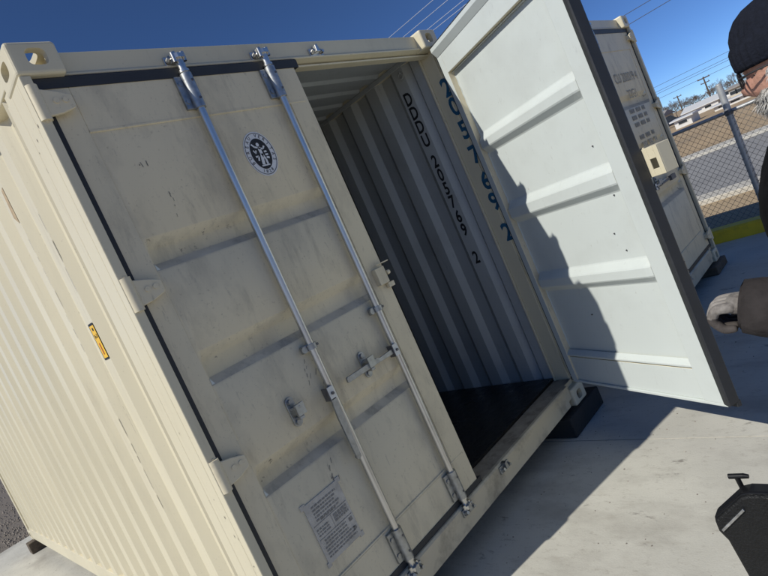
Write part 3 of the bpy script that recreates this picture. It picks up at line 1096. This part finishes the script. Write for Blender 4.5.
# ------------------------------------------------------------------ chain link fence
FX = 6.78
fence = empty('chain_link_fence', (FX, 0, -.03), 'galvanised chain link fence behind the yellow kerb', 'fence')
def fp(name, mb, m_):
    return mb.build(name, m_, fence)
for y in (-6.45, -3.45, -.45, 2.55, 5.55):
    m = MB()
    m.cyl((0, y, 0), (0, y, 1.72), .036, n=14)
    m.sphere((0, y, 1.72), (.038, .038, .02), 12, 6)
    fp('post', m, 'galv_post')
    m = MB()
    m.cyl((0, y, 1.36), (0, y, 1.42), .044, n=14)
    m.box(-.05, .05, y - .06, y + .03, 1.38, 1.40)
    fp('rail_clamp', m, 'steel_dark')
for a, b in ((-6.45, -3.45), (-3.45, -.45), (-.45, 2.55), (2.55, 5.55)):
    m = MB()
    m.cyl((0.0, a + .036, 1.40), (0.0, b - .036, 1.40), .021, n=10)
    fp('top_rail', m, 'galv_post')
m = MB()
DG = .072
ya, yb, za, zb = -6.4, 5.5, .04, 1.40
hh = zb - za
k = ya - hh
while k < yb:
    for s_, xo in ((1, -.026), (-1, -.030)):
        p = [Vector((xo, k if s_ > 0 else k + hh, za)), Vector((xo, k + hh if s_ > 0 else k, zb))]
        # clip to [ya,yb]
        d = p[1] - p[0]
        t0, t1 = 0.0, 1.0
        for t_lim, sgn in ((ya, 1), (yb, -1)):
            if d.y * sgn > 0:
                t0 = max(t0, (t_lim - p[0].y) / d.y)
            else:
                t1 = min(t1, (t_lim - p[0].y) / d.y)
        if t1 > t0 + .01:
            m.cyl(p[0] + d * t0, p[0] + d * t1, .0022, n=3, cap=False)
    k += DG
o = fp('wire_mesh', m, 'wire')
o['kind'] = 'stuff'

# ------------------------------------------------------------------ far side of the street
def polar(az, dist):
    return (-0.685 + dist * math.cos(R(az)), -1.904 + dist * math.sin(R(az)))
def house(az, dist, w, d, h, rh, wall, roof, label, nwin=3, rz=0.0, cat='building'):
    x, y = polar(az, dist)
    root = empty('low_building', (x, y, -.03), label, cat, 'low buildings across the street', rz)
    m = MB()
    m.box(-d / 2, d / 2, -w / 2, w / 2, 0, h)
    m.build('wall', wall, root)
    m = MB()
    m.prism([(-d / 2 - .3, h), (d / 2 + .3, h), (d / 2 + .3, h + .12), (0, h + rh), (-d / 2 - .3, h + .12)], 1, -w / 2 - .3, w / 2 + .3)
    m.build('roof', roof, root)
    for k in range(nwin):
        yy = -w / 2 + (k + .7) * w / (nwin + .4)
        m = MB()
        m.box(-d / 2 - .03, -d / 2 + .02, yy - .45, yy + .45, h * .4, h * .8)
        wn = m.build('window', 'wall_white', root)
        m = MB()
        m.box(-d / 2 - .045, -d / 2 - .032, yy - .38, yy + .38, h * .44, h * .77)
        m.build('pane', 'glass', wn)
    return root
house(14.05, 62, 1.5, 3, .75, .2, 'wall_white', 'roof_pale', 'small white box shed across the street beside the dark car', 1)
house(12.45, 90, 4.2, 5, .8, .75, 'wall_white', 'roof_pale', 'white building with a pale gabled roof across the street', 2)
house(9.25, 90, 3.0, 6, 1.3, .4, 'wall_cream', 'roof_grey', 'cream building with small windows beyond the long white shed', 4)
house(9.6, 66, 4.8, 3, .42, .2, 'wall_white', 'roof_pale', 'long low white shed right behind the fence post', 4)
house(16.5, 95, 4, 6, 1.6, .8, 'wall_cream', 'roof_grey', 'cream house across the street behind the dark car', 3)
house(6.0, 95, 9, 7, 2.4, 1.2, 'wall_white', 'roof_grey', 'white house behind the person in the beanie', 3)

def car(az, dist, paint, label, rz):
    x, y = polar(az, dist)
    root = empty('parked_car', (x, y, -.03), label, 'car', 'cars parked across the street', rz)
    m = MB()
    m.prism([(-.85, .25), (.85, .25), (.88, .6), (.80, .85), (-.80, .85), (-.88, .6)], 1, -2.1, 2.1)
    m.build('body', paint, root, bevel=.08)
    m = MB()
    m.add([(-.78, -1.3, .85), (.78, -1.3, .85), (.78, 1.5, .85), (-.78, 1.5, .85), (-.62, -.7, 1.38), (.62, -.7, 1.38), (.62, 1.1, 1.38), (-.62, 1.1, 1.38)],
          [(0, 1, 5, 4), (1, 2, 6, 5), (2, 3, 7, 6), (3, 0, 4, 7)])
    m.build('window_glass', 'glass', root)
    m = MB()
    m.box(-.62, .62, -.72, 1.12, 1.38, 1.43)
    m.build('roof', paint, root, bevel=.02)
    for sx in (-1, 1):
        for yy in (-1.3, 1.3):
            m = MB()
            m.cyl((sx * .70, yy, .32), (sx * .90, yy, .32), .32, n=16)
            m.build('wheel', 'tyre', root)
car(15.6, 78, 'car_dark', 'dark car parked across the street at the left of the white shed', .3)
car(11.0, 90, 'car_white', 'white car parked in front of the pale gabled building', -.1)

def tree(az, dist, h, seed, label):
    x, y = polar(az, dist)
    rt = random.Random(seed)
    root = empty('bare_tree', (x, y, -.03), label, 'tree', 'bare winter trees across the street')
    trunk = MB()
    crown = MB()
    th = h * rt.uniform(.22, .3)
    trunk.tube([(0, 0, 0), (rt.uniform(-.1, .1), rt.uniform(-.1, .1), th * .6), (rt.uniform(-.2, .2), rt.uniform(-.2, .2), th)], [h * .028, h * .022, h * .018], 7)
    top = Vector(trunk.v[-1])
    def grow(p, d, ln, r, lvl):
        q = p + d * ln + Vector((rt.gauss(0, .06), rt.gauss(0, .06), .04)) * ln
        mid = (p + q) / 2 + Vector((rt.gauss(0, .05), rt.gauss(0, .05), rt.gauss(0, .05))) * ln
        crown.tube([p, mid, q], [r, r * .8, r * .6], 4 if lvl < 2 else 3)
        if lvl >= 5:
            return
        for k in range(3 if lvl < 4 else 4):
            dd = (d + Vector((rt.gauss(0, .55), rt.gauss(0, .55), rt.gauss(.12, .35)))).normalized()
            grow(q if k else mid.lerp(q, .6), dd, ln * rt.uniform(.6, .85), max(r * .55, .012), lvl + 1)
    for k in range(4):
        a = k * 1.57 + rt.uniform(-.5, .5)
        grow(Vector((0, 0, th * .95)), Vector((math.cos(a) * .6, math.sin(a) * .6, .9)).normalized(), h * .22, h * .013, 1)
    trunk.build('trunk', 'bark', root)
    crown.build('crown', 'twig', root)
descr = ['bare tree between the two utility poles', 'small bare tree behind the white gabled roof', 'bare tree above the long white shed',
         'twiggy bare tree behind the cream building with small windows', 'bare tree above the dark parked car', 'bare tree behind the small white box shed', 'tall bare tree hidden mostly by the person in the beanie']
for k, (az, d, h) in enumerate(((12.9, 105, 3.4), (11.6, 120, 3.6), (10.5, 100, 3.2), (8.9, 118, 4.0), (15.2, 100, 3.8), (13.9, 98, 3.0), (7.2, 90, 4.5))):
    tree(az, d, h, 40 + k, descr[k])
rt_ = random.Random(77)
for k in range(12):
    tree(7.6 + k * .72 + rt_.uniform(-.2, .2), rt_.uniform(118, 165), rt_.uniform(3.2, 5.2), 80 + k, 'low bare tree in the twiggy row behind the far buildings')

def pole(az, dist, top_z, lean, arms, label):
    x, y = polar(az, dist)
    root = empty('utility_pole', (x, y, -.03), label, 'utility pole', 'wooden utility poles across the street')
    m = MB()
    m.cyl((0, 0, 0), (0, lean, top_z), .17, .12, n=8)
    m.build('pole', 'pole', root)
    for z, w in arms:
        m = MB()
        m.box(-.10, .10, lean - w, lean + w, top_z - z - .08, top_z - z + .08)
        a = m.build('crossarm', 'pole', root)
        for s_ in (-.85, 0, .85):
            m = MB()
            m.cyl((0, lean + s_ * w, top_z - z + .08), (0, lean + s_ * w, top_z - z + .30), .06, n=6)
            m.build('insulator', 'galv_post', a)
pole(14.1, 150, 4.8, 0, ((.3, .9),), 'shorter wooden utility pole with a single crossarm')
pole(11.83, 130, 5.6, 0, ((.3, 1.1), (1.2, .8)), 'taller wooden utility pole with two crossarms')

def wire(x, h, y0, y1, sag, r, m_, label, group, dh=0.0):
    n = 24
    pts = []
    for i in range(n + 1):
        t = i / n
        pts.append((x, y0 + (y1 - y0) * t, h + dh * (t - .5) - sag * 4 * t * (1 - t)))
    m = MB()
    m.tube([(p[0] - x, p[1] - y0, p[2] - pts[0][2]) for p in pts], r, 5)
    o = m.build('power_line', m_)
    o.location = (x, y0, pts[0][2])
    return tag(o, label, 'power line', group)
cz = 1.62
for k, sl in enumerate((.405, .386, .366, .357)):
    wire(21.0, cz + 21.685 * sl, -30, 60, .15, .011, 'cable_bright', ('thin pale cable, the highest of four above the near container corner', 'thin pale cable, second highest of four above the near container corner', 'thin pale cable, second lowest of four above the near container corner', 'thin pale cable, the lowest of four above the near container corner')[k], 'pale overhead cables')
for k, (a, dh) in enumerate(((.186, 2.2), (.1595, .3))):
    wire(44.0, cz + 44.685 * a + (.2 if k else -.2), -60, 90, .25, .022, 'cable', ('upper dark cable above the closed container corner', 'lower dark cable at the closed container corner')[k], 'dark overhead cables', dh)
for k, a in enumerate((.0500, .0420, .0385, .0305)):
    wire(110.0, cz + 110.685 * a + .4, -70, 110, .5, .030, 'cable', ('highest of the distant dark cables above the far rooftops', 'second highest distant dark cable above the far rooftops', 'second lowest distant dark cable above the far rooftops', 'lowest of the distant dark cables, near the pole tops')[k], 'distant cables')

# ------------------------------------------------------------------ black case with T handle
case = empty('tool_case', (.475, -1.62, 0), 'black pebbled plastic case with a pull handle, standing on the concrete', 'case')
cy0 = -1.62
def cp(name, mb, m_, bevel=.004):
    return mb.build(name, m_, case, bevel=bevel)
half = [(-1.408, .60), (-1.396, .692), (-1.384, .715), (-1.384, .742), (-1.456, .806), (-1.475, .812)]
left = [(y - cy0, z) for y, z in half]
outer = [(.19, .012)] + [(left[0][0], left[0][1])] + left[1:]
polyo = outer + [(-a, b) for a, b in reversed(outer)]
m = MB()
rim = [p for p in polyo]
m.prism(polyo, 0, -.024, .024)
cp('body', m, 'plastic_tex', .006)
m = MB()
m.prism([(a * .97, .012 + (b - .012) * .88) for a, b in polyo], 0, .0245, .14)
cp('back_shell', m, 'plastic', .008)
m = MB()
up = [p for p in polyo if p[1] > .69]
m.prism([(a * 1.006, b + .003) for a, b in up], 0, -.018, .020)
cp('lid_rim', m, 'plastic', .006)
for yy in (.09, -.09):
    m = MB()
    m.box(-.034, -.0235, yy - .028, yy + .028, .70, .765)
    m.box(-.040, -.034, yy - .020, yy + .020, .706, .735)
    cp('latch', m, 'plastic', .003)
for s_ in (1, -1):
    m = MB()
    a, b = Vector((.226, .728)), Vector((.166, .786))
    n_ = Vector((.5, .5)) * .012
    m.prism([(s_ * a.x, a.y - .004), (s_ * b.x, b.y - .004), (s_ * (b.x - .003), b.y - .009), (s_ * (a.x - .003), a.y - .009)], 0, -.030, -.0235)
    cp('bright_strip', m, 'strip_bright', .001)  # thin bright metallic strip below the chamfered corner
m = MB()
m.cyl((.022, .168, .780), (.022, .172, .826), .0055, n=10)
m.cyl((.022, .158, .829), (.022, .188, .827), .006, n=10)
m.cyl((.022, .148, .828), (.022, .1585, .829), .0045, .006, n=10)
cp('pull_handle', m, 'plastic', 0)
for yy in (.12, -.12):
    m = MB()
    m.box(-.02, .13, yy - .03, yy + .03, 0, .02)
    cp('foot', m, 'plastic', .004)

# ------------------------------------------------------------------ person in a beanie
PX, PY = 0.955, -1.785
HZ = 1.634
person = empty('person', (PX, PY, 0), 'person in black knit beanie and glasses with a grey beard, one gloved hand held out', 'person')
def skin_chain(verts, edges, radii, root=0, sub=2):
    me = bpy.data.meshes.new('body')
    me.from_pydata(verts, edges, [])
    ob = bpy.data.objects.new('tmp', me)
    COL.objects.link(ob)
    md = ob.modifiers.new('skin', 'SKIN')
    md.use_smooth_shade = True
    for i, r in enumerate(radii):
        v = me.skin_vertices[0].data[i]
        v.radius = r if isinstance(r, tuple) else (r, r)
        v.use_root = (i == root)
    sb = ob.modifiers.new('sub', 'SUBSURF')
    sb.levels = sb.render_levels = sub
    dg = bpy.context.evaluated_depsgraph_get()
    out = bpy.data.meshes.new_from_object(ob.evaluated_get(dg))
    out.materials.clear()
    bpy.data.objects.remove(ob)
    for p in out.polygons:
        p.use_smooth = True
    return out
# facing +y; left side is -x
V = [(0, 0, .95), (0, .05, 1.15), (0, .075, 1.30), (0, .080, 1.42), (0, .052, 1.50), (0, .03, 1.56),
     (-.09, 0, .90), (-.11, .02, .50), (-.11, -.02, .10), (-.11, .10, .05),
     (.09, 0, .90), (.11, .02, .50), (.11, -.02, .10), (.11, .10, .05),
     (-.18, -.02, 1.40), (-.245, -.02, 1.13), (-.262, .09, 1.105), (-.272, .222, 1.148),
     (.18, -.02, 1.38), (.25, -.05, 1.12), (.24, .12, 1.02), (.20, .20, 1.02)]
Ed = [(0, 1), (1, 2), (2, 3), (3, 4), (4, 5), (0, 6), (6, 7), (7, 8), (8, 9), (0, 10), (10, 11), (11, 12), (12, 13),
      (3, 14), (14, 15), (15, 16), (16, 17), (3, 18), (18, 19), (19, 20), (20, 21)]
Rd = [(.15, .13), (.165, .16), (.175, .17), (.13, .13), .092, .055, .095, .068, .05, .045, .095, .068, .05, .045,
      .09, .088, .092, .068, .085, .066, .055, .045]
body = skin_chain(V, Ed, Rd)
for mm2 in ('jacket', 'denim', 'boot', 'sleeve', 'skin'):
    body.materials.append(M[mm2])
for p in body.polygons:
    c = p.center
    if c.z < .13:
        p.material_index = 2
    elif c.z < .90:
        p.material_index = 1
    elif c.z > 1.535:
        p.material_index = 4
    elif c.z < 1.21 and abs(c.x) > .20 and c.y > .0:
        p.material_index = 3
    else:
        p.material_index = 0
bo = link('body', body, person)
# head as a shaped grid: profile in the head frame (y forward, z up)
def head_mesh():
    nu, nv = 40, 30
    vs = []
    for j in range(nv + 1):
        ph = math.pi * j / nv
        z = math.cos(ph)
        for i in range(nu):
            t = 2 * math.pi * i / nu
            x, y = math.sin(ph) * math.sin(t), math.sin(ph) * math.cos(t)
            p = Vector((x * .078, y * .098, z * .118))
            if z < 0 and y > 0:
                p.y += .010 * (-z) * y          # jaw forward
            if z < -.2:
                p.x *= 1 - .25 * (-z - .2)
            if y > .3:
                # nose
                g = math.exp(-((x / .20) ** 2)) * math.exp(-(((z + .26) / .15) ** 2))
                p.y += .027 * g
                # brow and eye socket
                p.y += .007 * math.exp(-(((z - .10) / .08) ** 2)) * math.exp(-((x / .6) ** 2))
                e = math.exp(-(((abs(x) - .36) / .15) ** 2)) * math.exp(-(((z + .01) / .08) ** 2))
                p.y -= .012 * e
                p.y -= .006 * math.exp(-(((z + .52) / .05) ** 2)) * math.exp(-((x / .3) ** 2))
            vs.append(p)
    fs = []
    for j in range(nv):
        for i in range(nu):
            a = j * nu + i
            b = j * nu + (i + 1) % nu
            fs.append((a, a + nu, b + nu, b))
    m = MB()
    m.add(vs, fs, 0, True)
    for s_ in (-1, 1):          # ears and eyes
        m.sphere((s_ * .080, -.012, -.012), (.010, .020, .032), 10, 8)
        m.sphere((s_ * .030, .0745, .000), (.011, .010, .0085), 10, 8, 1)
        m.sphere((s_ * .030, .0825, -.001), (.0052, .0035, .0052), 8, 6, 2)
        m.sphere((s_ * .030, .0745, .0035), (.0135, .0125, .0085), 10, 8, 0)
    return m
head_mtx = Matrix.Translation((0, .040, HZ - .006)) @ Matrix.Rotation(R(6), 4, 'Z') @ Matrix.Rotation(R(-2), 4, 'X')
def hp(name, mb, mats):
    o = mb.build(name, mats, person)
    o.matrix_local = head_mtx
    return o
hp('head', head_mesh(), ['skin', 'white_ink', 'black_ink'])
# beanie: ribbed shell with a folded brim
m = MB()
nu = 144
rows = [(.020, 1.04, .0), (.016, 1.12, 0), (.024, 1.16, 0), (.045, 1.17, 0), (.066, 1.155, 0), (.073, 1.12, 0), (.077, 1.085, 0), (.095, 1.06, 0), (.115, .97, 0), (.132, .84, 0), (.146, .64, 0), (.155, .36, 0), (.158, .03, 0)]
vs = []
for z, s_, _ in rows:
    for i in range(nu):
        t = 2 * math.pi * i / nu
        rib = 1 + .024 * math.cos(t * 36) * min(1, s_ * 1.2)
        vs.append((.084 * s_ * rib * math.sin(t), (.103 * s_ * rib) * math.cos(t) - .004, z + .012 * (1 if False else 0) + (-.010 * (math.cos(t) < -2))))
fs = []
for j in range(len(rows) - 1):
    for i in range(nu):
        a = j * nu + i
        b = j * nu + (i + 1) % nu
        fs.append((a, b, b + nu, a + nu))
m.add(vs, fs, 0, True)
hp('beanie', m, 'knit')
# beard: shell of short strands over jaw and chin
m = MB()
rb = random.Random(21)
for k in range(9000):
    t = rb.uniform(-1.75, 1.75)
    z = rb.uniform(-.96, -.34)
    if abs(t) > 1.0:
        z = rb.uniform(-.85, .05)
    if abs(t) < .5 and z > -.42:
        continue
    ph = math.acos(z)
    x, y = math.sin(ph) * math.sin(t), math.sin(ph) * math.cos(t)
    p = Vector((x * .078 * (1 - .25 * max(0, -z - .2)), y * .098 + (.010 * (-z) * y if z < 0 and y > 0 else 0), z * .118))
    n_ = Vector((x, y, z * .6)).normalized()
    ln = rb.uniform(.014, .034) * (1.25 if z < -.5 else .8)
    d = (n_ * .7 + Vector((rb.gauss(0, .25), rb.gauss(0, .25), -.75))).normalized()
    s_ = d.cross(n_).normalized() * .0009
    q = p + d * ln * .55 + n_ * .006
    m.add([p - s_, p + s_, q + s_, q - s_, p + d * ln], [(0, 1, 2, 3), (3, 2, 4)])
hp('beard', m, 'beard')
# glasses
m = MB()
for s_ in (-1, 1):
    ring = [(s_ * .033 + .025 * math.cos(t * math.pi / 8), .113, -.002 + .018 * math.sin(t * math.pi / 8)) for t in range(17)]
    m.tube(ring, .0022, 6)
    m.tube([(s_ * .058, .113, .004), (s_ * .078, .085, .006), (s_ * .084, .0, .004), (s_ * .082, -.02, -.012)], .0022, 6)
m.tube([(-.009, .113, .0), (0, .117, .003), (.009, .113, 0)], .0022, 6)
hp('glasses', m, 'black_ink')
# left hand in a work glove: palm and five curled fingers
def hand(wrist, fwd, upv, side, name, parent):
    f = Vector(fwd).normalized()
    s_ = f.cross(Vector(upv)).normalized() * side     # towards the thumb
    u = s_.cross(f).normalized() * side
    w = Vector(wrist)
    def P(a, b, c):
        return w + f * a + s_ * b + u * c
    Vv = [P(-.03, 0, 0), P(.02, 0, .002), P(.060, .0, .004), P(.085, 0, .003)]
    Ee = [(0, 1), (1, 2), (2, 3)]
    Rr = [(.030, .030), (.040, .027), (.046, .026), (.044, .022)]
    pal = skin_chain([tuple(v) for v in Vv], Ee, Rr)
    meshes = [pal]
    for k, (b, ln) in enumerate(((.034, .060), (.012, .068), (-.011, .064), (-.033, .052))):
        c = [P(.055, b * .92, .006), P(.085 + ln * .32, b, .002), P(.085 + ln * .52, b, -.026), P(.080 + ln * .18, b * .96, -.050), P(.062, b * .95, -.046)]
        meshes.append(skin_chain([tuple(v) for v in c], [(0, 1), (1, 2), (2, 3), (3, 4)], [.0145, .0135, .0125, .0115, .009]))
    c = [P(.012, .030, -.006), P(.040, .058, -.018), P(.070, .056, -.040), P(.088, .036, -.056)]
    meshes.append(skin_chain([tuple(v) for v in c], [(0, 1), (1, 2), (2, 3)], [.018, .0155, .0135, .010]))
    bm = bmesh.new()
    for me in meshes:
        bm.from_mesh(me)
    out = bpy.data.meshes.new(name)
    bm.to_mesh(out)
    bm.free()
    return out
hl = hand((-.272, .202, 1.148), (-.02, 1, .15), (0, -.1, 1), 1, 'gloved_hand', person)
hl.materials.append(M['glove'])
hl.materials.append(M['glove_dark'])
for p in hl.polygons:
    p.use_smooth = True
    c = p.center
    if c.z < 1.130 + .15 * (c.y - .202):
        p.material_index = 1
link('gloved_hand', hl, person)
hr = hand((.20, .20, 1.02), (-.3, 1, .1), (0, -.1, 1), -1, 'gloved_hand', person)
hr.materials.append(M['glove'])
for p in hr.polygons:
    p.use_smooth = True
link('gloved_hand', hr, person)
# cuff
m = MB()
m.tube([(-.266, .18, 1.126), (-.270, .22, 1.140), (-.272, .252, 1.150), (-.272, .256, 1.151), (-.272, .235, 1.145)], [.070, .068, .062, .052, .045], 20)
m.build('cuff', 'sleeve', person)
